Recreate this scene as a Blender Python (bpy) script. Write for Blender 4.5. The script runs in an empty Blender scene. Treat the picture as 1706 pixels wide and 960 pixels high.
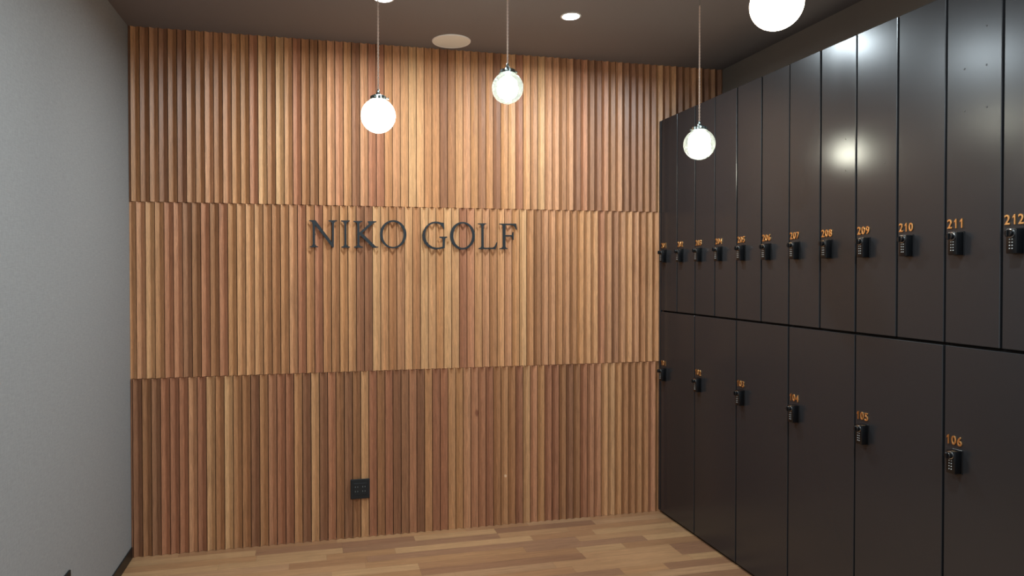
import bpy, bmesh, math, random
from mathutils import Vector, Matrix, noise
random.seed(7)
SC = bpy.context.scene
COL = SC.collection

# ------------------------------------------------------------------ camera, world, exposure
def make_camera():
    yaw, pit, rol = 0.224235, -0.012879, -0.001036
    cd = bpy.data.cameras.new('camera')
    cam = bpy.data.objects.new('camera', cd)
    COL.objects.link(cam)
    fw = Vector((math.sin(yaw)*math.cos(pit), math.cos(yaw)*math.cos(pit), math.sin(pit)))
    r = Vector((math.cos(yaw), -math.sin(yaw), 0))
    u = r.cross(fw)
    r2 = r*math.cos(rol) + u*math.sin(rol)
    u2 = u*math.cos(rol) - r*math.sin(rol)
    m = Matrix((r2, u2, -fw)).transposed().to_4x4()
    m.translation = Vector((1.0317, -4.0789, 1.6223))
    cam.matrix_world = m
    cd.sensor_width = 36
    cd.lens = 1110.0/1706*36
    cd.shift_x = 71.27/1706
    cd.shift_y = -13.96/1706
    cd.clip_start = 0.05
    SC.camera = cam
make_camera()

EXPOSURE = 0.16
DOWN_W = 17.0            # watts per ceiling downlight
DOWN_W_ADDED = 20.0  # watts per added, unseen fill downlight
DOWN_COL = (0.80, 0.93, 1.0)
PEND_STRENGTH = 17.0
PEND_COL = (1.0, 0.86, 0.66)
BULB_STRENGTH = 40.0
WORLD = 0.85

w = bpy.data.worlds.new('world'); SC.world = w; w.use_nodes = True
w.node_tree.nodes['Background'].inputs[0].default_value = (0.86, 0.93, 1.0, 1)
w.node_tree.nodes['Background'].inputs[1].default_value = WORLD
SC.view_settings.view_transform = 'Standard'
SC.view_settings.look = 'None'
SC.view_settings.exposure = EXPOSURE
SC.view_settings.gamma = 1
SC.view_settings.use_curve_mapping = False

# ------------------------------------------------------------------ room numbers (metres)
H = 3.0
LW = 3.2667          # plane of the locker doors
RX = 3.744           # right wall
YN = -6.4            # near end of the room
ZT = 2.623           # top of the lockers
ZM = 1.355           # gap between the two tiers
DW = 0.2065          # small door width
DY0 = -0.0266        # where the first door starts
P = 0.0490           # slat pitch
SX0 = 0.012
Z1, Z2 = 1.0134, 2.0169

# ------------------------------------------------------------------ materials
def srgb(r, g, b):
    def f(c):
        c /= 255.0
        return c/12.92 if c <= 0.04045 else ((c+0.055)/1.055)**2.4
    return (f(r), f(g), f(b), 1)

def new_mat(name):
    m = bpy.data.materials.new(name); m.use_nodes = True
    nt = m.node_tree; nt.nodes.clear()
    out = nt.nodes.new('ShaderNodeOutputMaterial')
    b = nt.nodes.new('ShaderNodeBsdfPrincipled')
    nt.links.new(b.outputs[0], out.inputs[0])
    return m, nt, b, out

def N(nt, t, **kw):
    n = nt.nodes.new(t)
    for k, v in kw.items():
        setattr(n, k, v)
    return n

def simple(name, col, rough=0.5, metal=0.0, bump=0.0, bscale=200, var=0.0, spec=0.5):
    m, nt, b, out = new_mat(name)
    b.inputs['Roughness'].default_value = rough
    b.inputs['Metallic'].default_value = metal
    b.inputs['Specular IOR Level'].default_value = spec
    tc = N(nt, 'ShaderNodeTexCoord')
    nz = N(nt, 'ShaderNodeTexNoise'); nz.inputs['Scale'].default_value = bscale
    nz.inputs['Detail'].default_value = 3
    nt.links.new(tc.outputs['Object'], nz.inputs['Vector'])
    mx = N(nt, 'ShaderNodeMixRGB'); mx.blend_type = 'MULTIPLY'; mx.inputs[0].default_value = var
    mx.inputs[1].default_value = col
    nt.links.new(nz.outputs['Fac'], mx.inputs[2])
    nt.links.new(mx.outputs[0], b.inputs['Base Color'])
    if bump:
        bp = N(nt, 'ShaderNodeBump'); bp.inputs['Strength'].default_value = bump
        bp.inputs['Distance'].default_value = 0.001
        nt.links.new(nz.outputs['Fac'], bp.inputs['Height'])
        nt.links.new(bp.outputs[0], b.inputs['Normal'])
    return m

def emitter(name, col, strength):
    m = bpy.data.materials.new(name); m.use_nodes = True
    nt = m.node_tree; nt.nodes.clear()
    out = nt.nodes.new('ShaderNodeOutputMaterial'); e = nt.nodes.new('ShaderNodeEmission')
    e.inputs[0].default_value = (*col, 1); e.inputs[1].default_value = strength
    nt.links.new(e.outputs[0], out.inputs[0])
    return m

def wood_mat(name, grain_axis, rough, fine, spec=0.5, contrast=1.0, marks=()):
    # board colour sits in the attribute "board" (rgb = colour of that board, alpha = random seed)
    m, nt, b, out = new_mat(name)
    at = N(nt, 'ShaderNodeAttribute', attribute_name='board')
    tc = N(nt, 'ShaderNodeTexCoord')
    off = N(nt, 'ShaderNodeMath', operation='MULTIPLY'); off.inputs[1].default_value = 37.0
    nt.links.new(at.outputs['Alpha'], off.inputs[0])
    comb = N(nt, 'ShaderNodeCombineXYZ')
    for i in range(3): nt.links.new(off.outputs[0], comb.inputs[i])
    add = N(nt, 'ShaderNodeVectorMath', operation='ADD')
    nt.links.new(tc.outputs['Object'], add.inputs[0]); nt.links.new(comb.outputs[0], add.inputs[1])
    def grain(cross, along, detail, dist):
        mp = N(nt, 'ShaderNodeMapping')
        s = [cross, cross, cross]; s[grain_axis] = along
        mp.inputs['Scale'].default_value = s
        nt.links.new(add.outputs[0], mp.inputs['Vector'])
        nz = N(nt, 'ShaderNodeTexNoise'); nz.inputs['Scale'].default_value = 1
        nz.inputs['Detail'].default_value = detail; nz.inputs['Roughness'].default_value = 0.6
        nz.inputs['Distortion'].default_value = dist
        nt.links.new(mp.outputs[0], nz.inputs['Vector'])
        return nz.outputs['Fac']
    g1 = grain(fine, fine*0.05, 6, 0.4)
    g2 = grain(fine*0.28, fine*0.012, 3, 1.2)
    g3 = grain(fine*2.5, fine*0.12, 2, 0.0)
    def ramp(src, lo, hi, a, c):
        mr = N(nt, 'ShaderNodeMapRange')
        mr.inputs[1].default_value = lo; mr.inputs[2].default_value = hi
        mr.inputs[3].default_value = 1-(1-a)*contrast; mr.inputs[4].default_value = 1+(c-1)*contrast
        nt.links.new(src, mr.inputs[0]); return mr.outputs[0]
    m1 = N(nt, 'ShaderNodeMath', operation='MULTIPLY')
    nt.links.new(ramp(g1, .3, .7, .82, 1.14), m1.inputs[0]); nt.links.new(ramp(g2, .3, .7, .78, 1.2), m1.inputs[1])
    m2 = N(nt, 'ShaderNodeMath', operation='MULTIPLY')
    nt.links.new(m1.outputs[0], m2.inputs[0]); nt.links.new(ramp(g3, .3, .7, .92, 1.06), m2.inputs[1])
    vm = N(nt, 'ShaderNodeVectorMath', operation='SCALE')
    nt.links.new(at.outputs['Color'], vm.inputs[0]); nt.links.new(m2.outputs[0], vm.inputs['Scale'])
    last = vm.outputs[0]
    for (kx, kz, rx, rz, kc) in marks:                # a knot or a chip in one board
        sb = N(nt, 'ShaderNodeVectorMath', operation='SUBTRACT'); sb.inputs[1].default_value = (kx, 0, kz)
        ml = N(nt, 'ShaderNodeVectorMath', operation='MULTIPLY'); ml.inputs[1].default_value = (1/rx, 0, 1/rz)
        ln = N(nt, 'ShaderNodeVectorMath', operation='LENGTH')
        nt.links.new(tc.outputs['Object'], sb.inputs[0]); nt.links.new(sb.outputs[0], ml.inputs[0]); nt.links.new(ml.outputs[0], ln.inputs[0])
        mr = N(nt, 'ShaderNodeMapRange'); mr.inputs[1].default_value = 0.5; mr.inputs[2].default_value = 1.0
        mr.inputs[3].default_value = 0.75; mr.inputs[4].default_value = 0.0
        nt.links.new(ln.outputs['Value'], mr.inputs[0])
        mx = N(nt, 'ShaderNodeMixRGB'); nt.links.new(mr.outputs[0], mx.inputs[0]); nt.links.new(last, mx.inputs[1]); mx.inputs[2].default_value = kc
        last = mx.outputs[0]
    nt.links.new(last, b.inputs['Base Color'])
    b.inputs['Roughness'].default_value = rough
    b.inputs['Specular IOR Level'].default_value = spec
    bp = N(nt, 'ShaderNodeBump'); bp.inputs['Strength'].default_value = 0.25; bp.inputs['Distance'].default_value = 0.0006
    nt.links.new(g1, bp.inputs['Height']); nt.links.new(bp.outputs[0], b.inputs['Normal'])
    return m

def wallpaper_mat(name, col):
    # woven, slightly mottled wall covering
    m, nt, b, out = new_mat(name)
    tc = N(nt, 'ShaderNodeTexCoord')
    hs = []
    for sc in ((260, 260, 22), (260, 22, 260), (90, 90, 90)):
        mp = N(nt, 'ShaderNodeMapping'); mp.inputs['Scale'].default_value = sc
        nt.links.new(tc.outputs['Object'], mp.inputs['Vector'])
        nz = N(nt, 'ShaderNodeTexNoise'); nz.inputs['Scale'].default_value = 1; nz.inputs['Detail'].default_value = 3
        nt.links.new(mp.outputs[0], nz.inputs['Vector']); hs.append(nz.outputs['Fac'])
    a = N(nt, 'ShaderNodeMath', operation='ADD'); nt.links.new(hs[0], a.inputs[0]); nt.links.new(hs[1], a.inputs[1])
    c = N(nt, 'ShaderNodeMath', operation='ADD'); nt.links.new(a.outputs[0], c.inputs[0]); nt.links.new(hs[2], c.inputs[1])
    mr = N(nt, 'ShaderNodeMapRange'); mr.inputs[1].default_value = 1.15; mr.inputs[2].default_value = 1.85
    mr.inputs[3].default_value = 0.9; mr.inputs[4].default_value = 1.09
    nt.links.new(c.outputs[0], mr.inputs[0])
    vm = N(nt, 'ShaderNodeVectorMath', operation='SCALE'); vm.inputs[0].default_value = col[:3]
    nt.links.new(mr.outputs[0], vm.inputs['Scale']); nt.links.new(vm.outputs[0], b.inputs['Base Color'])
    b.inputs['Roughness'].default_value = 0.8
    bp = N(nt, 'ShaderNodeBump'); bp.inputs['Strength'].default_value = 0.4; bp.inputs['Distance'].default_value = 0.0006
    nt.links.new(c.outputs[0], bp.inputs['Height']); nt.links.new(bp.outputs[0], b.inputs['Normal'])
    return m

def paint_mat(name, col, rough, wav, spec=0.5):
    # satin coated board with a faint unevenness
    m, nt, b, out = new_mat(name)
    tc = N(nt, 'ShaderNodeTexCoord')
    nz = N(nt, 'ShaderNodeTexNoise'); nz.inputs['Scale'].default_value = 9; nz.inputs['Detail'].default_value = 1
    nf = N(nt, 'ShaderNodeTexNoise'); nf.inputs['Scale'].default_value = 420; nf.inputs['Detail'].default_value = 2
    nt.links.new(tc.outputs['Object'], nz.inputs['Vector']); nt.links.new(tc.outputs['Object'], nf.inputs['Vector'])
    b.inputs['Base Color'].default_value = col
    b.inputs['Roughness'].default_value = rough
    b.inputs['Specular IOR Level'].default_value = spec
    b1 = N(nt, 'ShaderNodeBump'); b1.inputs['Strength'].default_value = wav; b1.inputs['Distance'].default_value = 0.002
    b2 = N(nt, 'ShaderNodeBump'); b2.inputs['Strength'].default_value = 0.12; b2.inputs['Distance'].default_value = 0.0003
    nt.links.new(nz.outputs['Fac'], b1.inputs['Height']); nt.links.new(nf.outputs['Fac'], b2.inputs['Height'])
    nt.links.new(b1.outputs[0], b2.inputs['Normal']); nt.links.new(b2.outputs[0], b.inputs['Normal'])
    return m

def glass_mat(name):
    # thin seeded glass: mostly clear, brighter at grazing angles, a little cloudy
    m = bpy.data.materials.new(name); m.use_nodes = True
    nt = m.node_tree; nt.nodes.clear()
    out = N(nt, 'ShaderNodeOutputMaterial')
    tr = N(nt, 'ShaderNodeBsdfTransparent'); tr.inputs[0].default_value = (0.93, 0.99, 0.97, 1)
    gl = N(nt, 'ShaderNodeBsdfGlossy'); gl.inputs['Roughness'].default_value = 0.05
    tl = N(nt, 'ShaderNodeBsdfTranslucent'); tl.inputs[0].default_value = (0.86, 0.98, 0.95, 1)
    lw = N(nt, 'ShaderNodeLayerWeight'); lw.inputs['Blend'].default_value = 0.30
    m1 = N(nt, 'ShaderNodeMixShader'); nt.links.new(lw.outputs['Fresnel'], m1.inputs[0])
    nt.links.new(tr.outputs[0], m1.inputs[1]); nt.links.new(gl.outputs[0], m1.inputs[2])
    tc = N(nt, 'ShaderNodeTexCoord'); vo = N(nt, 'ShaderNodeTexVoronoi'); vo.inputs['Scale'].default_value = 130
    nt.links.new(tc.outputs['Object'], vo.inputs['Vector'])
    mr = N(nt, 'ShaderNodeMapRange'); mr.inputs[1].default_value = 0.12; mr.inputs[2].default_value = 0.3
    mr.inputs[3].default_value = 0.11; mr.inputs[4].default_value = 0.03
    nt.links.new(vo.outputs['Distance'], mr.inputs[0])
    m2 = N(nt, 'ShaderNodeMixShader'); nt.links.new(mr.outputs[0], m2.inputs[0])
    nt.links.new(m1.outputs[0], m2.inputs[1]); nt.links.new(tl.outputs[0], m2.inputs[2])
    nt.links.new(m2.outputs[0], out.inputs[0])
    return m

M = {}
M['wood'] = wood_mat('oiled_slat_wood', 2, 0.42, 420, 0.5, 1.15,
                     marks=[(2.012, 0.725, 0.013, 0.028, srgb(120, 70, 50)), (2.201, 0.311, 0.009, 0.012, srgb(235, 205, 170)), (1.995, 2.52, 0.008, 0.06, srgb(165, 115, 85))])
M['oak'] = wood_mat('oak_strip_floor', 0, 0.36, 260, 0.5, 0.75)
M['left'] = wallpaper_mat('grey_wall_covering', srgb(148, 149, 149))
M['ceiling'] = simple('brown_grey_ceiling_paint', srgb(124, 118, 118), 0.9, bump=0.15, bscale=300)
M['right'] = simple('brown_wall_paint', srgb(120, 113, 106), 0.85, bump=0.15, bscale=300)
M['backing'] = simple('black_backing_board', srgb(30, 20, 14), 0.9)
M['locker'] = paint_mat('dark_bronze_locker_coating', srgb(43, 43, 45), 0.24, 0.012, 0.6)
M['carcass'] = simple('black_locker_carcass', srgb(14, 14, 15), 0.7)
M['plinth'] = simple('black_skirting', srgb(20, 22, 22), 0.45)
M['black'] = simple('black_lock_plastic', srgb(9, 11, 14), 0.28)
M['chrome'] = simple('polished_chrome', (0.85, 0.87, 0.88, 1), 0.12, 1.0)
M['key'] = simple('pale_key_caps', srgb(176, 182, 182), 0.35, 0.2)
M['gold'] = simple('copper_gold_numerals', (1.0, 0.60, 0.25, 1), 0.28, 1.0, bump=0.3, bscale=500)
M['letter'] = simple('blackened_steel_letters', srgb(15, 25, 31), 0.45, 0.1)
M['speaker'] = simple('cream_grille_paint', srgb(244, 247, 242), 0.7, bump=0.3, bscale=900)
M['cream'] = simple('cream_rim_paint', srgb(250, 250, 246), 0.5)
M['cord'] = simple('brown_twisted_flex', srgb(190, 165, 148), 0.7)
M['nickel'] = simple('pale_nickel', (0.36, 0.43, 0.42, 1), 0.2, 1.0)
M['slot'] = simple('socket_slot_metal', srgb(120, 130, 130), 0.5, 0.4)
M['outlet'] = simple('black_outlet_plastic', srgb(6, 14, 18), 0.55)
M['white'] = simple('white_trim', srgb(230, 232, 232), 0.5)
M['glass'] = glass_mat('seeded_glass')
M['opal'] = emitter('lit_opal_glass', PEND_COL, PEND_STRENGTH)
M['bulb'] = emitter('lit_bulb', (1.0, 0.93, 0.78), BULB_STRENGTH)
M['diffuser'] = emitter('lit_downlight_lens', DOWN_COL, 60.0)

# ------------------------------------------------------------------ mesh helpers
def obj(name, bm, mat, parent=None, loc=None, smooth=False):
    me = bpy.data.meshes.new(name)
    bmesh.ops.recalc_face_normals(bm, faces=bm.faces)
    if smooth:
        for f in bm.faces: f.smooth = True
    bm.to_mesh(me); bm.free()
    me.materials.append(M[mat] if isinstance(mat, str) else mat)
    o = bpy.data.objects.new(name, me); COL.objects.link(o)
    if parent: o.parent = parent
    if loc: o.location = loc
    if smooth:
        try: me.set_sharp_from_angle(angle=math.radians(38))
        except Exception: pass
    return o

def empty(name, loc, label, cat, group=None):
    o = bpy.data.objects.new(name, None); COL.objects.link(o)
    o.empty_display_size = 0.05
    o.location = loc; tag(o, label, cat, group)
    return o

def tag(o, label=None, cat=None, group=None, kind=None):
    if label: o['label'] = label
    if cat: o['category'] = cat
    if group: o['group'] = group
    if kind: o['kind'] = kind
    return o

def box(bm, x0, x1, y0, y1, z0, z1, bev=0.0, seg=1):
    r = bmesh.ops.create_cube(bm, size=1)
    vs = r['verts']
    for v in vs:
        v.co = Vector(((x0+x1)/2 + v.co.x*(x1-x0), (y0+y1)/2 + v.co.y*(y1-y0), (z0+z1)/2 + v.co.z*(z1-z0)))
    if bev:
        es = list({e for v in vs for e in v.link_edges})
        bmesh.ops.bevel(bm, geom=es, offset=bev, segments=seg, affect='EDGES', profile=0.5)

def prism(bm, loops, y0, y1):
    """solid from closed outlines in the x-z plane; a second outline is a hole (same point count)"""
    if len(loops) == 1:
        a = [bm.verts.new((x, y0, z)) for x, z in loops[0]]
        f = bm.faces.new(a)
        r = bmesh.ops.extrude_face_region(bm, geom=[f])
        for v in r['geom']:
            if isinstance(v, bmesh.types.BMVert): v.co.y = y1
    else:
        ra = []
        for lp in loops:
            ra.append([bm.verts.new((x, y0, z)) for x, z in lp]); ra.append([bm.verts.new((x, y1, z)) for x, z in lp])
        n = len(ra[0])
        of, ob, inf, inb = ra
        for i in range(n):
            j = (i+1) % n
            bm.faces.new((of[i], of[j], inf[j], inf[i])); bm.faces.new((ob[i], inb[i], inb[j], ob[j]))
            bm.faces.new((of[i], ob[i], ob[j], of[j])); bm.faces.new((inf[i], inf[j], inb[j], inb[i]))

def lathe(bm, prof, seg=32, cx=0, cy=0, cz=0, axis='z'):
    """prof = (radius, height) from one end to the other; radius 0 closes"""
    rings = []
    for r, h in prof:
        if r <= 1e-6:
            rings.append([bm.verts.new((0, 0, h))])
        else:
            rings.append([bm.verts.new((r*math.cos(2*math.pi*i/seg), r*math.sin(2*math.pi*i/seg), h)) for i in range(seg)])
    for a, b in zip(rings, rings[1:]):
        for i in range(seg):
            j = (i+1) % seg
            if len(a) == 1 and len(b) == 1: continue
            if len(a) == 1: bm.faces.new((a[0], b[i], b[j]))
            elif len(b) == 1: bm.faces.new((a[i], a[j], b[0]))
            else: bm.faces.new((a[i], a[j], b[j], b[i]))
    for ring in rings:
        for v in ring:
            x, y, z = v.co
            if axis == 'z': v.co = Vector((cx+x, cy+y, cz+z))
            elif axis == 'x': v.co = Vector((cx-z, cy+x, cz+y))      # heights grow toward -x
            elif axis == 'y': v.co = Vector((cx+x, cy-z, cz+y))      # heights grow toward -y

def tube(bm, pts, r, seg=8):
    rings = []
    up = Vector((0, 1, 0))
    for i, p in enumerate(pts):
        p = Vector(p)
        d = (Vector(pts[min(i+1, len(pts)-1)]) - Vector(pts[max(i-1, 0)])).normalized()
        a = d.cross(up).normalized(); b = d.cross(a).normalized()
        rings.append([bm.verts.new(p + a*r*math.cos(2*math.pi*k/seg) + b*r*math.sin(2*math.pi*k/seg)) for k in range(seg)])
    for a, b in zip(rings, rings[1:]):
        for k in range(seg):
            j = (k+1) % seg
            bm.faces.new((a[k], a[j], b[j], b[k]))
    bm.faces.new(rings[0]); bm.faces.new(rings[-1][::-1])

def board_attr(o, cols):
    """one colour (r, g, b, seed) per face"""
    at = o.data.attributes.new('board', 'FLOAT_COLOR', 'FACE')
    at.data.foreach_set('color', [c for q in cols for c in q])

# ------------------------------------------------------------------ the room
def shell():
    bm = bmesh.new(); box(bm, -0.1, 0, YN, 0.13, 0, H); tag(obj('wall_left', bm, 'left'), kind='structure')
    bm = bmesh.new(); box(bm, 0, RX+0.1, 0.03, 0.13, 0, H); tag(obj('wall_back', bm, 'backing'), kind='structure')
    bm = bmesh.new(); box(bm, RX, RX+0.1, YN, 0.03, 0, H); tag(obj('wall_right', bm, 'right'), kind='structure')
    bm = bmesh.new(); box(bm, -0.1, RX+0.1, YN, 0.13, H, H+0.1); tag(obj('ceiling', bm, 'ceiling'), kind='structure')
    bm = bmesh.new(); box(bm, 0, 0.008, YN, -0.002, 0, 0.063, 0.0015); tag(obj('baseboard_left', bm, 'plinth'), kind='structure')
shell()

OAK = [srgb(176, 134, 96), srgb(171, 128, 90), srgb(165, 122, 87), srgb(182, 142, 102), srgb(160, 118, 84), srgb(174, 134, 99)]
OAK_DARK = [srgb(148, 108, 80), srgb(143, 104, 78), srgb(153, 114, 86)]
def floor():
    bm = bmesh.new(); cols = []
    rw = 0.0765; y = 0.03; k = 0
    fixed = {}   # pieces readable in the photo: row -> [(x0, x1, tone)]
    fixed[1] = [(0.0, 0.68, 3), (0.68, 1.17, -1), (1.17, 1.6, -2), (1.6, 2.11, 3)]
    fixed[2] = [(0.0, 0.69, 1), (0.69, 1.17, 3), (1.17, 2.11, -3), (2.11, 2.56, 0), (2.56, 3.4, 2)]
    fixed[4] = [(1.3, 2.56, -3), (2.56, 3.2, 0)]
    fixed[6] = [(1.1, 1.57, 3), (1.57, 2.5, 4), (2.5, 2.79, 3), (2.79, 3.4, 4)]
    fixed[7] = [(1.2, 1.57, 1), (1.57, 2.505, -1), (2.505, 3.06, 0)]
    fixed[8] = [(2.3, 3.06, 0), (3.06, 3.4, -2)]
    fixed[10] = [(2.2, 2.63, -3), (2.63, 2.895, 1), (2.895, 3.4, -1)]
    while y > YN:
        y1 = max(y-rw, YN)
        x = -random.random()*0.6
        segs = []
        if k in fixed:
            segs = [tuple(s) for s in fixed[k]]
            x0 = segs[0][0]
            while x0 > 0:
                L = random.uniform(0.35, 0.95); segs.insert(0, (x0-L, x0, random.randrange(6))); x0 -= L
            x = segs[-1][1]
        while x < RX:
            L = random.uniform(0.35, 1.0)
            t = random.randrange(6) if random.random() < 0.84 else -1-random.randrange(3)
            segs.append((x, x+L, t)); x += L
        for a, b, t in segs:
            a = max(a, 0.0); b = min(b, RX)
            if b <= a+1e-4: continue
            g = 0.0003
            vs = [bm.verts.new(q) for q in ((a+g, y1+g, 0), (b-g, y1+g, 0), (b-g, y-g, 0), (a+g, y-g, 0))]
            bm.faces.new(vs)
            c = OAK[t] if t >= 0 else OAK_DARK[-t-1]
            j = random.uniform(0.94, 1.06)
            cols.append((c[0]*j, c[1]*j, c[2]*j, random.random()))
        y = y1; k += 1
    n = len(bm.faces)
    box(bm, 0, RX, YN, 0.03, -0.05, -0.0006)
    cols += [(0.08, 0.05, 0.03, 0.5)]*(len(bm.faces)-n)
    me = bpy.data.meshes.new('floor'); bm.to_mesh(me); bm.free(); me.materials.append(M['oak'])
    o = bpy.data.objects.new('floor', me); COL.objects.link(o); board_attr(o, cols); tag(o, kind='structure')
floor()

# ------------------------------------------------------------------ slatted wood cladding, three tiers
WOODS = [srgb(211, 160, 114), srgb(205, 152, 107), srgb(200, 146, 102), srgb(193, 139, 96), srgb(204, 149, 109),
         srgb(187, 134, 93), srgb(196, 143, 103), srgb(185, 131, 90), srgb(199, 145, 99), srgb(213, 165, 118)]
REDS = [srgb(189, 131, 96), srgb(181, 123, 90), srgb(194, 137, 101), srgb(175, 119, 88)]
DARK = [srgb(166, 118, 86), srgb(158, 110, 80), srgb(171, 121, 84)]
# stretches of darker boards seen in each tier: (x from, x to)
STRETCH = {2: [(0.0, 0.35), (2.66, 3.75), (1.80, 1.88)], 1: [(0.28, 0.46), (1.26, 1.36), (1.92, 2.02), (2.36, 2.46), (2.72, 2.98)],
           0: [(0.0, 0.30), (1.02, 1.22), (1.38, 1.70), (2.58, 2.76)]}
def cladding(tier, z0, z1, phase, x_end, label):
    bm = bmesh.new(); cols = []
    GAP = 0.0042; DEP = 0.0165; BACK = 0.03
    x = SX0 + phase*P - P
    rnd = random.Random(40+tier)
    while x < x_end:
        a, b = x+GAP/2, x+P-GAP/2
        ca, cb = max(a, 0.001), min(b, x_end-0.0005)
        x += P
        if cb-ca < 0.004: continue
        mid = (a+b)/2
        def yy(q): return DEP*(1-abs(q-mid)/((b-a)/2))
        xs = [ca] + ([mid] if ca < mid < cb else []) + [cb]
        prof = [(q, yy(q)) for q in xs]
        e = rnd.uniform(-0.0006, 0.0006)
        za, zb = z0, z1
        fr0 = [bm.verts.new((q, v+e, za)) for q, v in prof]; fr1 = [bm.verts.new((q, v+e, zb)) for q, v in prof]
        bk0 = [bm.verts.new((xs[0], BACK, za)), bm.verts.new((xs[-1], BACK, za))]
        bk1 = [bm.verts.new((xs[0], BACK, zb)), bm.verts.new((xs[-1], BACK, zb))]
        nf = len(bm.faces)
        for i in range(len(xs)-1):
            bm.faces.new((fr0[i], fr0[i+1], fr1[i+1], fr1[i]))
        bm.faces.new((fr0[0], fr1[0], bk1[0], bk0[0])); bm.faces.new((fr0[-1], bk0[1], bk1[1], fr1[-1]))
        bm.faces.new(fr0[::-1] + bk0); bm.faces.new(fr1 + bk1[::-1])
        bm.faces.new((bk0[0], bk1[0], bk1[1], bk0[1]))
        cx = (ca+cb)/2
        u = rnd.random()
        red = 0.10 + (0.22 if tier == 0 else 0.0)
        drk = 0.05
        if any(p <= cx <= q for p, q in STRETCH[tier]): drk = 0.6 if tier == 2 else 0.75
        if u < drk: c = rnd.choice(DARK)
        elif u < red+drk: c = rnd.choice(REDS)
        else: c = rnd.choice(WOODS)
        j = rnd.uniform(0.92, 1.05) * (0.90 if tier == 0 else 1.0)
        cols += [(c[0]*j, c[1]*j, c[2]*j, rnd.random())]*(len(bm.faces)-nf)
    me = bpy.data.meshes.new('slatted_wall_panel'); bmesh.ops.recalc_face_normals(bm, faces=bm.faces)
    bm.to_mesh(me); bm.free(); me.materials.append(M['wood'])
    o = bpy.data.objects.new('slatted_wall_panel', me); COL.objects.link(o); board_attr(o, cols)
    tag(o, label, 'wall panel', 'tiers of slatted wood cladding')
cladding(2, Z2+0.001, H, 0.0, RX, 'top tier of vertical reddish-brown wood slats, directly under the ceiling')
cladding(1, Z1+0.001, Z2-0.001, 0.5, RX, 'middle tier of vertical wood slats, carrying the black sign letters')
cladding(0, 0.001, Z1-0.001, 0.0, RX, 'bottom tier of vertical wood slats, standing on the floor around the outlet')

# ------------------------------------------------------------------ lockers
def text_mesh(body, height, depth, width=None):
    cu = bpy.data.curves.new('numeral', 'FONT'); cu.body = body; cu.size = 1.0
    cu.extrude = 0.5; cu.offset = 0.014; cu.resolution_u = 3
    to = bpy.data.objects.new('numeral', cu); COL.objects.link(to)
    dg = bpy.context.evaluated_depsgraph_get(); dg.update()
    me = bpy.data.meshes.new_from_object(to.evaluated_get(dg))
    COL.objects.unlink(to); bpy.data.objects.remove(to); bpy.data.curves.remove(cu)
    xs = [v.co.x for v in me.vertices]; ys = [v.co.y for v in me.vertices]
    x0, x1, y0, y1 = min(xs), max(xs), min(ys), max(ys)
    for v in me.vertices:
        v.co = Vector(((v.co.x-x0)/(x1-x0), (v.co.y-y0)/(y1-y0)*height, (v.co.z+0.5)*depth))
    return me

DIGITS = {}
def numeral_bm(number):
    """metal digits; local u runs along the door toward the camera (-y), w = up, thickness toward -x"""
    bm = bmesh.new()
    dw, dh, th, step = 0.0175, 0.0335, 0.0045, 0.0222
    if '1' not in DIGITS:                            # a plain upright one with a flag
        b1 = bmesh.new()
        prism(b1, [[(0.5, 0), (1, 0), (1, dh), (0.62, dh), (0, dh*0.76), (0, dh*0.60), (0.5, dh*0.74)]], 0, th)
        for v in b1.verts: v.co = Vector((v.co.x, v.co.z, v.co.y))
        DIGITS['1'] = bpy.data.meshes.new('one'); b1.to_mesh(DIGITS['1']); b1.free()
    for i, ch in enumerate(number):
        if ch not in DIGITS: DIGITS[ch] = text_mesh(ch, dh, th)
        wd = dw*0.52 if ch == '1' else dw
        b2 = bmesh.new(); b2.from_mesh(DIGITS[ch])
        off = i*step + (dw-wd)/2
        for v in b2.verts:
            u, zz, t = v.co.x*wd+off, v.co.y, v.co.z
            v.co = Vector((-t, -u, zz))
        tmp = bpy.data.meshes.new('t'); b2.to_mesh(tmp); b2.free(); bm.from_mesh(tmp); bpy.data.meshes.remove(tmp)
    bmesh.ops.remove_doubles(bm, verts=bm.verts, dist=0.00002)
    return bm

def lock_meshes():
    bms = {}
    # body: rounded upright block, 34 x 82 x 33 mm, origin at its lower far corner on the door face
    bm = bmesh.new(); box(bm, -0.033, 0, -0.034, 0, 0, 0.082, 0.003, 2)
    box(bm, -0.0035, 0, -0.037, 0.003, -0.002, 0.084, 0.001)
    bms['keypad_lock'] = (bm, 'black')
    # turning knob near the top of the face
    bm = bmesh.new(); lathe(bm, [(0.0125, 0.0325), (0.0125, 0.037), (0.0115, 0.038)], 24, 0, -0.017, 0.066, 'x')
    lathe(bm, [(0.0120, 0.036), (0.0120, 0.0475), (0.0108, 0.049), (0, 0.049)], 24, 0, -0.017, 0.066, 'x')
    box(bm, -0.0535, -0.048, -0.0195, -0.0145, 0.056, 0.076, 0.001)
    bms['turn_knob'] = (bm, 'black')
    bm = bmesh.new(); lathe(bm, [(0.0126, 0.033), (0.0136, 0.0332), (0.0136, 0.0358), (0.0126, 0.036)], 28, 0, -0.017, 0.066, 'x')
    bms['knob_ring'] = (bm, 'chrome')
    bm = bmesh.new()
    for r in range(4):
        for c in range(2):
            lathe(bm, [(0.0021, 0.0328), (0.0021, 0.0342), (0.0016, 0.0347), (0, 0.0349)], 12, 0, -0.0130-c*0.0084, 0.0165+r*0.0100, 'x')
    bms['keypad_buttons'] = (bm, 'key')
    return bms

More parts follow.
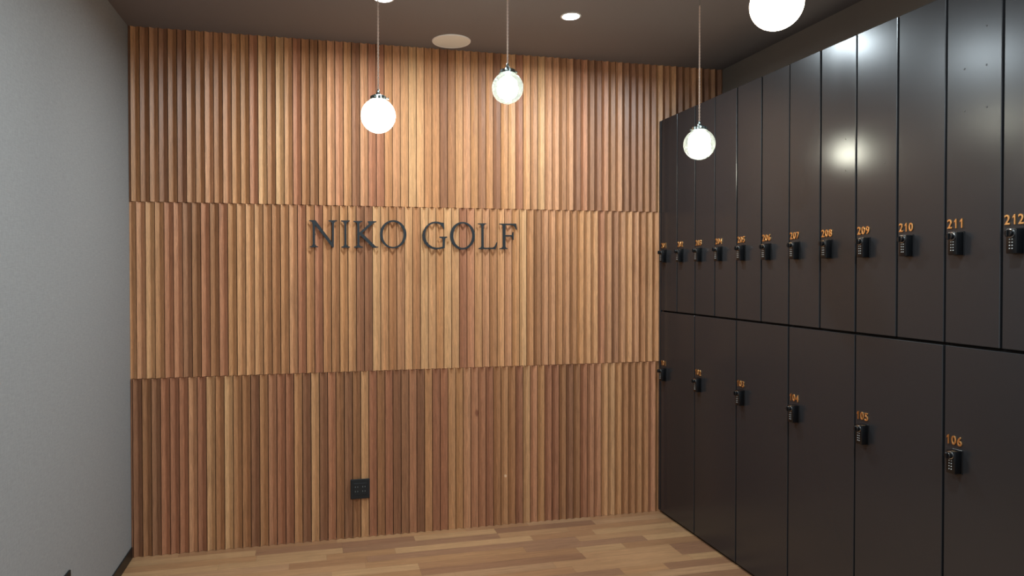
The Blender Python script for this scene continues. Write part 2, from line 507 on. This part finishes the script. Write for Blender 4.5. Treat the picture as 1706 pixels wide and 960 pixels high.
LOCK = {}
for nm, (bm, mt) in lock_meshes().items():
    me = bpy.data.meshes.new(nm); bmesh.ops.recalc_face_normals(bm, faces=bm.faces)
    for f in bm.faces: f.smooth = True
    bm.to_mesh(me); bm.free(); me.materials.append(M[mt])
    me.set_sharp_from_angle(angle=math.radians(35))
    LOCK[nm] = me

DIMPLES = {'211': [(-2.241, 2.459), (-2.242, 2.326), (-2.244, 2.182), (-2.162, 2.335), (-2.163, 2.187)],
           '208': [(-1.620, 2.192), (-1.621, 2.057)], '209': [(-1.824, 2.058)]}
rnd_d = random.Random(11)
def door(parent, number, y0, y1, z0, z1, lock_z):
    """y0 = far edge (hinge side), y1 = near edge; the parent's origin is passed as an offset"""
    ox, oy, oz = parent.location
    g = 0.0043
    bm = bmesh.new()
    box(bm, 0, 0.018, y1-y0+g, -g, z0, z1, 0.0018, 1)
    bumps = []
    for dy, dz in DIMPLES.get(number, []):
        b3 = bmesh.new()
        bmesh.ops.create_uvsphere(b3, u_segments=12, v_segments=8, radius=1, matrix=Matrix.Diagonal((0.0006, 0.0038, 0.0038, 1)))
        bumps.append((dy-y0, dz-oz, b3))
    d = obj('locker_door', bm, 'locker', parent, (LW-ox, y0-oy, 0))
    for by, bz, b3 in bumps: obj('screw_bump', b3, 'locker', d, (0.0001, by, bz), smooth=True)
    # doors never hang perfectly flush
    d.rotation_euler = (0, math.radians(rnd_d.uniform(-0.06, 0.06)), math.radians(rnd_d.uniform(-0.15, 0.15)))
    ly = -0.0400
    for nm in ('keypad_lock', 'turn_knob', 'knob_ring', 'keypad_buttons'):
        o = bpy.data.objects.new(nm, LOCK[nm]); COL.objects.link(o); o.parent = d
        o.location = (0, ly, lock_z)
    o = obj('locker_number', numeral_bm(number), 'gold', d, (0, -0.0125, lock_z+(0.0965 if number[0] == '2' else 0.0975)))
    return d

def lockers():
    xb = RX-0.004
    # far filler strip between the wood wall and the first door
    bm = bmesh.new(); box(bm, LW, LW+0.018, DY0+0.003, -0.0035, 0.016, ZT-0.002, 0.0008)
    tag(obj('locker_filler_strip', bm, 'locker'), 'narrow dark filler strip between the wood slats and the first lockers', 'filler strip')
    PLACE = ['right against the wood wall', 'second from the wood wall', 'third from the wood wall',
             'fourth from the wood wall', 'next to last toward the camera', 'nearest the camera']
    for c in range(6):
        y0 = DY0 - 2*DW*c; y1 = y0 - 2*DW; ym = (y0+y1)/2
        n1 = '10%d' % (c+1); a, b = 201+2*c, 202+2*c
        low = empty('lower_locker', (LW+0.2, ym, 0), 'large dark brown lower locker marked %s, %s' % (n1, PLACE[c]), 'locker', 'large golf bag lockers in the bottom row')
        bm = bmesh.new(); box(bm, 0.022-0.2, xb-LW-0.2, -DW+0.0015, DW-0.0015, 0.05, ZM-0.001); obj('locker_body', bm, 'carcass', low)
        bm = bmesh.new(); box(bm, 0.016-0.2, xb-LW-0.2, -DW+0.0015, DW-0.0015, 0, 0.05); obj('plinth', bm, 'plinth', low)
        door(low, n1, y0, y1, 0.018, ZM-0.0055, 0.897)
        up = empty('upper_locker_pair', (LW+0.2, ym, ZM), 'upper locker unit, narrow doors marked %d and %d, %s' % (a, b, PLACE[c]), 'locker', 'paired tall lockers in the top row')
        bm = bmesh.new(); box(bm, 0.022-0.2, xb-LW-0.2, -DW+0.0015, DW-0.0015, 0.001, ZT-ZM-0.012); obj('locker_body', bm, 'carcass', up)
        bm = bmesh.new(); box(bm, 0.020-0.2, xb-LW-0.2, -DW+0.0005, DW-0.0005, ZT-ZM-0.012, ZT-ZM-0.001); obj('locker_top', bm, 'locker', up)
        for k, num in ((0, a), (1, b)):
            d = door(up, str(num), y0-DW*k, y0-DW*(k+1), 0.0050, ZT-ZM, 1.6775-ZM)
lockers()

# ------------------------------------------------------------------ sign letters
LETTERS = {
  'N': [[(0.9864,1.9255),(1.0231,1.9261),(1.1185,1.7952),(1.1189,1.9071),(1.1117,1.9185),(1.0983,1.9204),(1.0984,1.9267),(1.1484,1.9275),(1.1484,1.9212),(1.1371,1.9189),(1.1307,1.9073),(1.1291,1.7679),(1.1232,1.7602),(1.1165,1.7692),(1.0204,1.8970),(1.0204,1.7835),(1.0260,1.7732),(1.0379,1.7706),(1.0379,1.7651),(0.9889,1.7648),(0.9889,1.7702),(1.0008,1.7730),(1.0067,1.7834),(1.0066,1.9027),(1.0001,1.9162),(0.9864,1.9200)]],
  'I': [[(1.1721,1.9271),(1.2239,1.9279),(1.2239,1.9219),(1.2112,1.9189),(1.2039,1.9070),(1.2040,1.7849),(1.2107,1.7726),(1.2242,1.7700),(1.2242,1.7639),(1.1737,1.7636),(1.1737,1.7696),(1.1864,1.7733),(1.1913,1.7848),(1.1909,1.9068),(1.1842,1.9185),(1.1721,1.9210)]],
  'K': [[(1.2451,1.9249),(1.2990,1.9258),(1.2990,1.9200),(1.2859,1.9170),(1.2809,1.9068),(1.2813,1.8558),(1.3378,1.9076),(1.3337,1.9172),(1.3301,1.9196),(1.3302,1.9249),(1.3832,1.9257),(1.3832,1.9207),(1.3666,1.9136),(1.2971,1.8530),(1.3704,1.7807),(1.3814,1.7719),(1.3938,1.7712),(1.3938,1.7665),(1.3758,1.7636),(1.3607,1.7649),(1.2813,1.8423),(1.2811,1.7828),(1.2876,1.7732),(1.3012,1.7705),(1.3012,1.7645),(1.2478,1.7641),(1.2478,1.7702),(1.2623,1.7738),(1.2683,1.7827),(1.2678,1.9066),(1.2627,1.9167),(1.2451,1.9192)]],
  'O1': [[(1.5659,1.8483),(1.5652,1.8370),(1.5631,1.8259),(1.5596,1.8151),(1.5549,1.8049),(1.5489,1.7955),(1.5419,1.7869),(1.5338,1.7794),(1.5249,1.7731),(1.5154,1.7680),(1.5053,1.7643),(1.4948,1.7621),(1.4843,1.7612),(1.4737,1.7619),(1.4633,1.7640),(1.4533,1.7676),(1.4438,1.7725),(1.4350,1.7787),(1.4271,1.7860),(1.4202,1.7944),(1.4144,1.8037),(1.4097,1.8137),(1.4064,1.8243),(1.4044,1.8353),(1.4037,1.8465),(1.4044,1.8576),(1.4065,1.8687),(1.4099,1.8793),(1.4146,1.8894),(1.4205,1.8989),(1.4274,1.9074),(1.4354,1.9149),(1.4442,1.9213),(1.4537,1.9264),(1.4637,1.9302),(1.4741,1.9325),(1.4847,1.9334),(1.4953,1.9329),(1.5057,1.9308),(1.5158,1.9274),(1.5253,1.9225),(1.5341,1.9164),(1.5421,1.9091),(1.5492,1.9007),(1.5551,1.8914),(1.5598,1.8813),(1.5632,1.8706),(1.5653,1.8596)], [(1.5482,1.8472),(1.5477,1.8372),(1.5460,1.8274),(1.5433,1.8179),(1.5395,1.8089),(1.5349,1.8005),(1.5293,1.7929),(1.5230,1.7863),(1.5160,1.7806),(1.5085,1.7762),(1.5005,1.7729),(1.4923,1.7709),(1.4840,1.7702),(1.4757,1.7708),(1.4675,1.7727),(1.4596,1.7758),(1.4522,1.7802),(1.4453,1.7856),(1.4390,1.7922),(1.4336,1.7996),(1.4290,1.8078),(1.4253,1.8167),(1.4227,1.8261),(1.4211,1.8359),(1.4206,1.8458),(1.4211,1.8557),(1.4228,1.8655),(1.4255,1.8750),(1.4292,1.8840),(1.4338,1.8923),(1.4393,1.8999),(1.4456,1.9065),(1.4525,1.9121),(1.4600,1.9167),(1.4679,1.9200),(1.4760,1.9221),(1.4844,1.9228),(1.4927,1.9223),(1.5009,1.9205),(1.5088,1.9174),(1.5163,1.9131),(1.5233,1.9076),(1.5296,1.9011),(1.5351,1.8937),(1.5397,1.8854),(1.5434,1.8765),(1.5461,1.8670),(1.5477,1.8572)]],
  'G': [[(1.7993,1.9223),(1.7843,1.9232),(1.7642,1.9280),(1.7470,1.9294),(1.7241,1.9257),(1.7012,1.9135),(1.6826,1.8935),(1.6698,1.8689),(1.6646,1.8421),(1.6674,1.8168),(1.6768,1.7957),(1.6924,1.7776),(1.7138,1.7636),(1.7395,1.7567),(1.7697,1.7577),(1.8043,1.7648),(1.8061,1.8195),(1.8101,1.8266),(1.8203,1.8302),(1.8203,1.8367),(1.7712,1.8362),(1.7712,1.8297),(1.7848,1.8264),(1.7914,1.8185),(1.7913,1.7740),(1.7697,1.7685),(1.7496,1.7678),(1.7281,1.7727),(1.7067,1.7861),(1.6910,1.8057),(1.6825,1.8310),(1.6820,1.8535),(1.6883,1.8790),(1.7012,1.8989),(1.7183,1.9118),(1.7384,1.9177),(1.7584,1.9172),(1.7757,1.9112),(1.7901,1.8973),(1.7993,1.8804),(1.8024,1.8810)]],
  'O2': [[(1.9976,1.8439),(1.9969,1.8325),(1.9949,1.8214),(1.9915,1.8106),(1.9868,1.8004),(1.9810,1.7909),(1.9741,1.7823),(1.9662,1.7748),(1.9574,1.7684),(1.9480,1.7633),(1.9381,1.7596),(1.9279,1.7574),(1.9175,1.7566),(1.9070,1.7572),(1.8968,1.7594),(1.8870,1.7630),(1.8777,1.7679),(1.8690,1.7741),(1.8612,1.7815),(1.8544,1.7899),(1.8487,1.7992),(1.8441,1.8093),(1.8408,1.8199),(1.8388,1.8309),(1.8381,1.8422),(1.8388,1.8534),(1.8409,1.8645),(1.8442,1.8752),(1.8488,1.8853),(1.8546,1.8948),(1.8614,1.9033),(1.8692,1.9109),(1.8779,1.9173),(1.8872,1.9224),(1.8970,1.9262),(1.9073,1.9285),(1.9177,1.9294),(1.9281,1.9288),(1.9383,1.9268),(1.9482,1.9233),(1.9576,1.9184),(1.9663,1.9123),(1.9742,1.9049),(1.9811,1.8965),(1.9869,1.8871),(1.9916,1.8770),(1.9949,1.8663),(1.9970,1.8552)], [(1.9800,1.8440),(1.9795,1.8340),(1.9779,1.8243),(1.9753,1.8148),(1.9718,1.8058),(1.9674,1.7975),(1.9621,1.7900),(1.9561,1.7834),(1.9495,1.7778),(1.9424,1.7734),(1.9349,1.7701),(1.9271,1.7681),(1.9192,1.7674),(1.9113,1.7680),(1.9036,1.7699),(1.8961,1.7730),(1.8890,1.7774),(1.8825,1.7828),(1.8766,1.7893),(1.8714,1.7967),(1.8670,1.8049),(1.8636,1.8138),(1.8610,1.8231),(1.8595,1.8328),(1.8590,1.8427),(1.8595,1.8525),(1.8611,1.8623),(1.8636,1.8717),(1.8671,1.8806),(1.8715,1.8889),(1.8767,1.8964),(1.8826,1.9030),(1.8892,1.9086),(1.8963,1.9131),(1.9038,1.9164),(1.9115,1.9184),(1.9194,1.9192),(1.9273,1.9186),(1.9351,1.9168),(1.9426,1.9137),(1.9497,1.9095),(1.9563,1.9040),(1.9622,1.8975),(1.9675,1.8901),(1.9719,1.8819),(1.9754,1.8730),(1.9779,1.8637),(1.9795,1.8539)]],
  'L': [[(2.0175,1.9221),(2.0708,1.9229),(2.0708,1.9174),(2.0598,1.9144),(2.0538,1.9039),(2.0543,1.7747),(2.0588,1.7695),(2.1123,1.7705),(2.1252,1.7780),(2.1386,1.8041),(2.1437,1.8027),(2.1317,1.7608),(2.0203,1.7601),(2.0203,1.7658),(2.0336,1.7693),(2.0395,1.7789),(2.0390,1.9037),(2.0337,1.9140),(2.0175,1.9166)]],
  'F': [[(2.1563,1.9227),(2.2672,1.9243),(2.2724,1.8867),(2.2672,1.8851),(2.2566,1.9053),(2.2430,1.9138),(2.1978,1.9141),(2.1962,1.8504),(2.2394,1.8508),(2.2454,1.8703),(2.2506,1.8704),(2.2505,1.8196),(2.2454,1.8196),(2.2394,1.8404),(2.1962,1.8405),(2.1962,1.7786),(2.2007,1.7693),(2.2113,1.7665),(2.2113,1.7613),(2.1581,1.7609),(2.1581,1.7661),(2.1722,1.7691),(2.1782,1.7784),(2.1782,1.9057),(2.1737,1.9149),(2.1563,1.9175)]],
}

def letters():
    info = [('N', 'black serif letter N, first letter of the wall sign'), ('I', 'black serif letter I, the plain upright beside the N'),
            ('K', 'black serif letter K with two slanting arms'), ('O1', 'black letter O ending the first word, to the right of the K'),
            ('G', 'black serif letter G, starting the second word'), ('O2', 'black letter O between the G and the L'),
            ('L', 'black serif letter L with a flared foot'), ('F', 'black serif letter F, last letter of the wall sign')]
    PIN = {'N': [(.22, .5), (.84, .5)], 'I': [(.5, .25), (.5, .75)], 'K': [(.22, .25), (.22, .75)], 'O1': [(.05, .5), (.95, .5)], 'G': [(.05, .5), (.86, .2)],
           'O2': [(.06, .5), (.94, .5)], 'L': [(.25, .25), (.25, .75)], 'F': [(.25, .25), (.25, .75)]}
    for k, label in info:
        loops = LETTERS[k]
        xs = [q[0] for q in loops[0]]; zs = [q[1] for q in loops[0]]
        cx, z0 = (min(xs)+max(xs))/2, min(zs)
        bm = bmesh.new()
        prism(bm, [[(x-cx, z-z0) for x, z in lp] for lp in loops], 0.0, 0.007)
        for u, v in PIN[k]:
            px, pz = min(xs)-cx+u*(max(xs)-min(xs)), v*(max(zs)-min(zs))
            lathe(bm, [(0.0022, -0.006), (0.0022, -0.024)], 10, px, 0.0, pz, 'y')
        o = obj('sign_letter', bm, 'letter', None, (cx, -0.0085, z0))
        tag(o, label, 'letter', 'black letters of the wall sign')
letters()

# ------------------------------------------------------------------ outlets
def outlet(name, loc, rotz, label):
    t = empty(name, loc, label, 'power outlet'); t.rotation_euler = (0, 0, rotz)
    bm = bmesh.new(); box(bm, -0.058, 0.058, -0.009, 0, 0, 0.120, 0.003, 2); obj('cover_plate', bm, 'outlet', t)
    bm = bmesh.new(); box(bm, -0.0395, 0.0395, -0.0105, -0.0085, 0.024, 0.096, 0.0008); obj('socket_insert', bm, 'outlet', t)
    for cx in (-0.022, 0.022):
        for cz in (0.047, 0.074):
            bm = bmesh.new()
            box(bm, cx-0.0085, cx-0.0055, -0.0109, -0.0100, cz-0.0042, cz+0.0042)
            box(bm, cx+0.0055, cx+0.0085, -0.0109, -0.0100, cz-0.0036, cz+0.0036)
            obj('socket_slots', bm, 'slot', t)
outlet('power_outlet', (1.2805, 0, 0.2405), 0, 'black square power outlet low on the slatted wood wall')
outlet('power_outlet', (0, -1.022, 0.2385), math.radians(90), 'black power outlet low on the grey left wall, only its corner showing')

# ------------------------------------------------------------------ ceiling fittings
def speaker():
    t = empty('ceiling_speaker', (1.820, -0.149, H), 'round cream speaker grille on the ceiling close to the wood wall', 'ceiling speaker')
    bm = bmesh.new(); lathe(bm, [(0.104, 0), (0.116, 0), (0.116, -0.003), (0.113, -0.0065), (0.106, -0.0065), (0.104, -0.0045)], 64); obj('rim', bm, 'cream', t, smooth=True)
    bm = bmesh.new(); lathe(bm, [(0.104, -0.0005), (0.1045, -0.004), (0.08, -0.0052), (0.04, -0.0058), (0, -0.006)], 64); obj('grille', bm, 'speaker', t, smooth=True)
speaker()

def downlight(x, y, label, power):
    t = empty('ceiling_downlight', (x, y, H), label, 'downlight', 'round recessed ceiling downlights')
    bm = bmesh.new(); lathe(bm, [(0.046, -0.0005), (0.055, -0.0005), (0.054, -0.003), (0.047, -0.004), (0.045, -0.003), (0.045, -0.0005)], 48); obj('trim_ring', bm, 'white', t, smooth=True)
    bm = bmesh.new(); lathe(bm, [(0.0455, -0.0005), (0.045, -0.0022), (0, -0.0025)], 48); obj('lens', bm, 'diffuser', t)
    ld = bpy.data.lights.new('downlight_beam', 'AREA'); ld.shape = 'DISK'; ld.size = 0.085
    ld.energy = power; ld.color = DOWN_COL; ld.spread = math.radians(172)
    lo = bpy.data.objects.new('downlight_beam', ld); COL.objects.link(lo); lo.parent = t; lo.location = (0, 0, -0.006)
downlight(2.374, -0.672, 'small bright downlight above the wood wall, right of the ceiling speaker', DOWN_W)
downlight(1.363, -0.690, 'bright downlight cut by the top edge of the photo, above the leftmost pendant', DOWN_W)
for (x, y, s) in ((0.85, -2.5, 'left'), (2.374, -2.7, 'right')):  # fill lamps out of view, added to brighten the room
    downlight(x, y, 'added unseen downlight above the middle of the room, on the %s side' % s, DOWN_W_ADDED)
for (x, y, s) in ((0.85, -4.6, 'left'), (2.374, -4.6, 'right')):  # two more added fill lamps, unseen, raising the overall brightness
    downlight(x, y, 'added unseen downlight behind the camera, on the %s side' % s, DOWN_W_ADDED)

# ------------------------------------------------------------------ pendants
def pendant(x, y, z, r, kind, label, fill=0.64, drop=0.10):
    """z = centre of the globe"""
    t = empty('globe_pendant_lamp', (x, y, H), label, 'pendant lamp', 'globe pendants hanging from the ceiling')
    zc = z-H
    top = zc + r*0.965                                   # shoulder of the globe neck
    bm = bmesh.new(); lathe(bm, [(0, 0), (0.030, 0), (0.030, -0.006), (0.026, -0.010), (0.0075, -0.0125), (0, -0.0125)], 36); obj('ceiling_cup', bm, 'chrome', t, smooth=True)
    bm = bmesh.new(); lathe(bm, [(0.0075, -0.012), (0.0075, -0.062), (0.0065, -0.0635), (0.0042, -0.0635), (0.0036, -0.096), (0, -0.096)], 20); obj('cord_grip', bm, 'chrome', t, smooth=True)
    z_top, z_bot = -0.094, top+0.036
    n = int((z_top-z_bot)/0.0035)
    for ph in (0, math.pi):
        bm = bmesh.new()
        pts = []
        for i in range(n+1):
            q = z_top + (z_bot-z_top)*i/n; a = ph + q*2*math.pi/0.030
            pts.append((0.0023*math.cos(a), 0.0023*math.sin(a), q))
        tube(bm, pts, 0.0021, 6); obj('cord_strand', bm, 'cord', t, smooth=True)
    # bell-shaped cap, gallery ring and three thumb screws
    bm = bmesh.new()
    lathe(bm, [(0, top+0.042), (0.0045, top+0.041), (0.0062, top+0.034), (0.0062, top+0.028), (0.0095, top+0.024), (0.0105, top+0.019), (0.0100, top+0.016),
               (0.0300, top+0.0135), (0.0345, top+0.0105), (0.0355, top-0.004), (0.0335, top-0.004), (0.0325, top+0.009), (0, top+0.010)], 40)
    h = obj('lamp_holder', bm, 'nickel', t, smooth=True)
    for k in range(3):
        a = math.radians(-55+120*k)
        bm = bmesh.new()
        lathe(bm, [(0, 0.030), (0.002, 0.030), (0.002, 0.041), (0.0052, 0.0415), (0.0052, 0.0455), (0, 0.046)], 12, axis='x')
        s = obj('thumb_screw', bm, 'nickel', h, (0, 0, top+0.0055), smooth=True); s.rotation_euler = (0, 0, a)
    # globe with a short neck
    a0 = math.asin(0.029/r)
    prof = [(0.0290, top+0.0085)]
    for i in range(33):
        a = a0 + (math.pi-a0)*i/32
        prof.append((max(r*math.sin(a), 0), zc + r*math.cos(a)))
    prof[-1] = (0, zc-r)
    bm = bmesh.new(); lathe(bm, prof, 64)
    g = obj('globe', bm, 'opal' if kind == 'opal' else 'glass', t, smooth=True)
    if kind != 'opal':
        bm = bmesh.new(); lathe(bm, [(0, top+0.012), (0.0095, top+0.012), (0.0095, top-0.006), (0.0075, top-0.010), (0, top-0.010)], 28); obj('lamp_socket', bm, 'nickel', t, smooth=True)
        rb = r*fill; bz = zc - r*drop
        pr = [(0.0072, top-0.009), (0.008, bz+rb*1.02)]
        for i in range(25):
            a = math.radians(14) + (math.pi-math.radians(14))*i/24
            pr.append((max(rb*math.sin(a), 0), bz+rb*math.cos(a)))
        pr[-1] = (0, bz-rb)
        bm = bmesh.new(); lathe(bm, pr, 40); obj('bulb', bm, 'bulb', t, smooth=True)
    return t
pendant(1.292, -1.170, 2.295, 0.0742, 'opal', 'leftmost pendant, an opal white globe glowing in front of the wood wall')
pendant(1.871, -1.180, 2.447, 0.0711, 'clear', 'middle pendant, a clear glass globe hanging just right of the ceiling speaker', 0.66, 0.08)
pendant(2.840, -1.170, 2.235, 0.0742, 'clear', 'clear glass globe pendant hanging in front of the black lockers', 0.70, 0.24)
pendant(2.367, -2.340, 2.415, 0.0750, 'opal', 'large opal white globe cut by the top edge of the photo, nearest the camera')
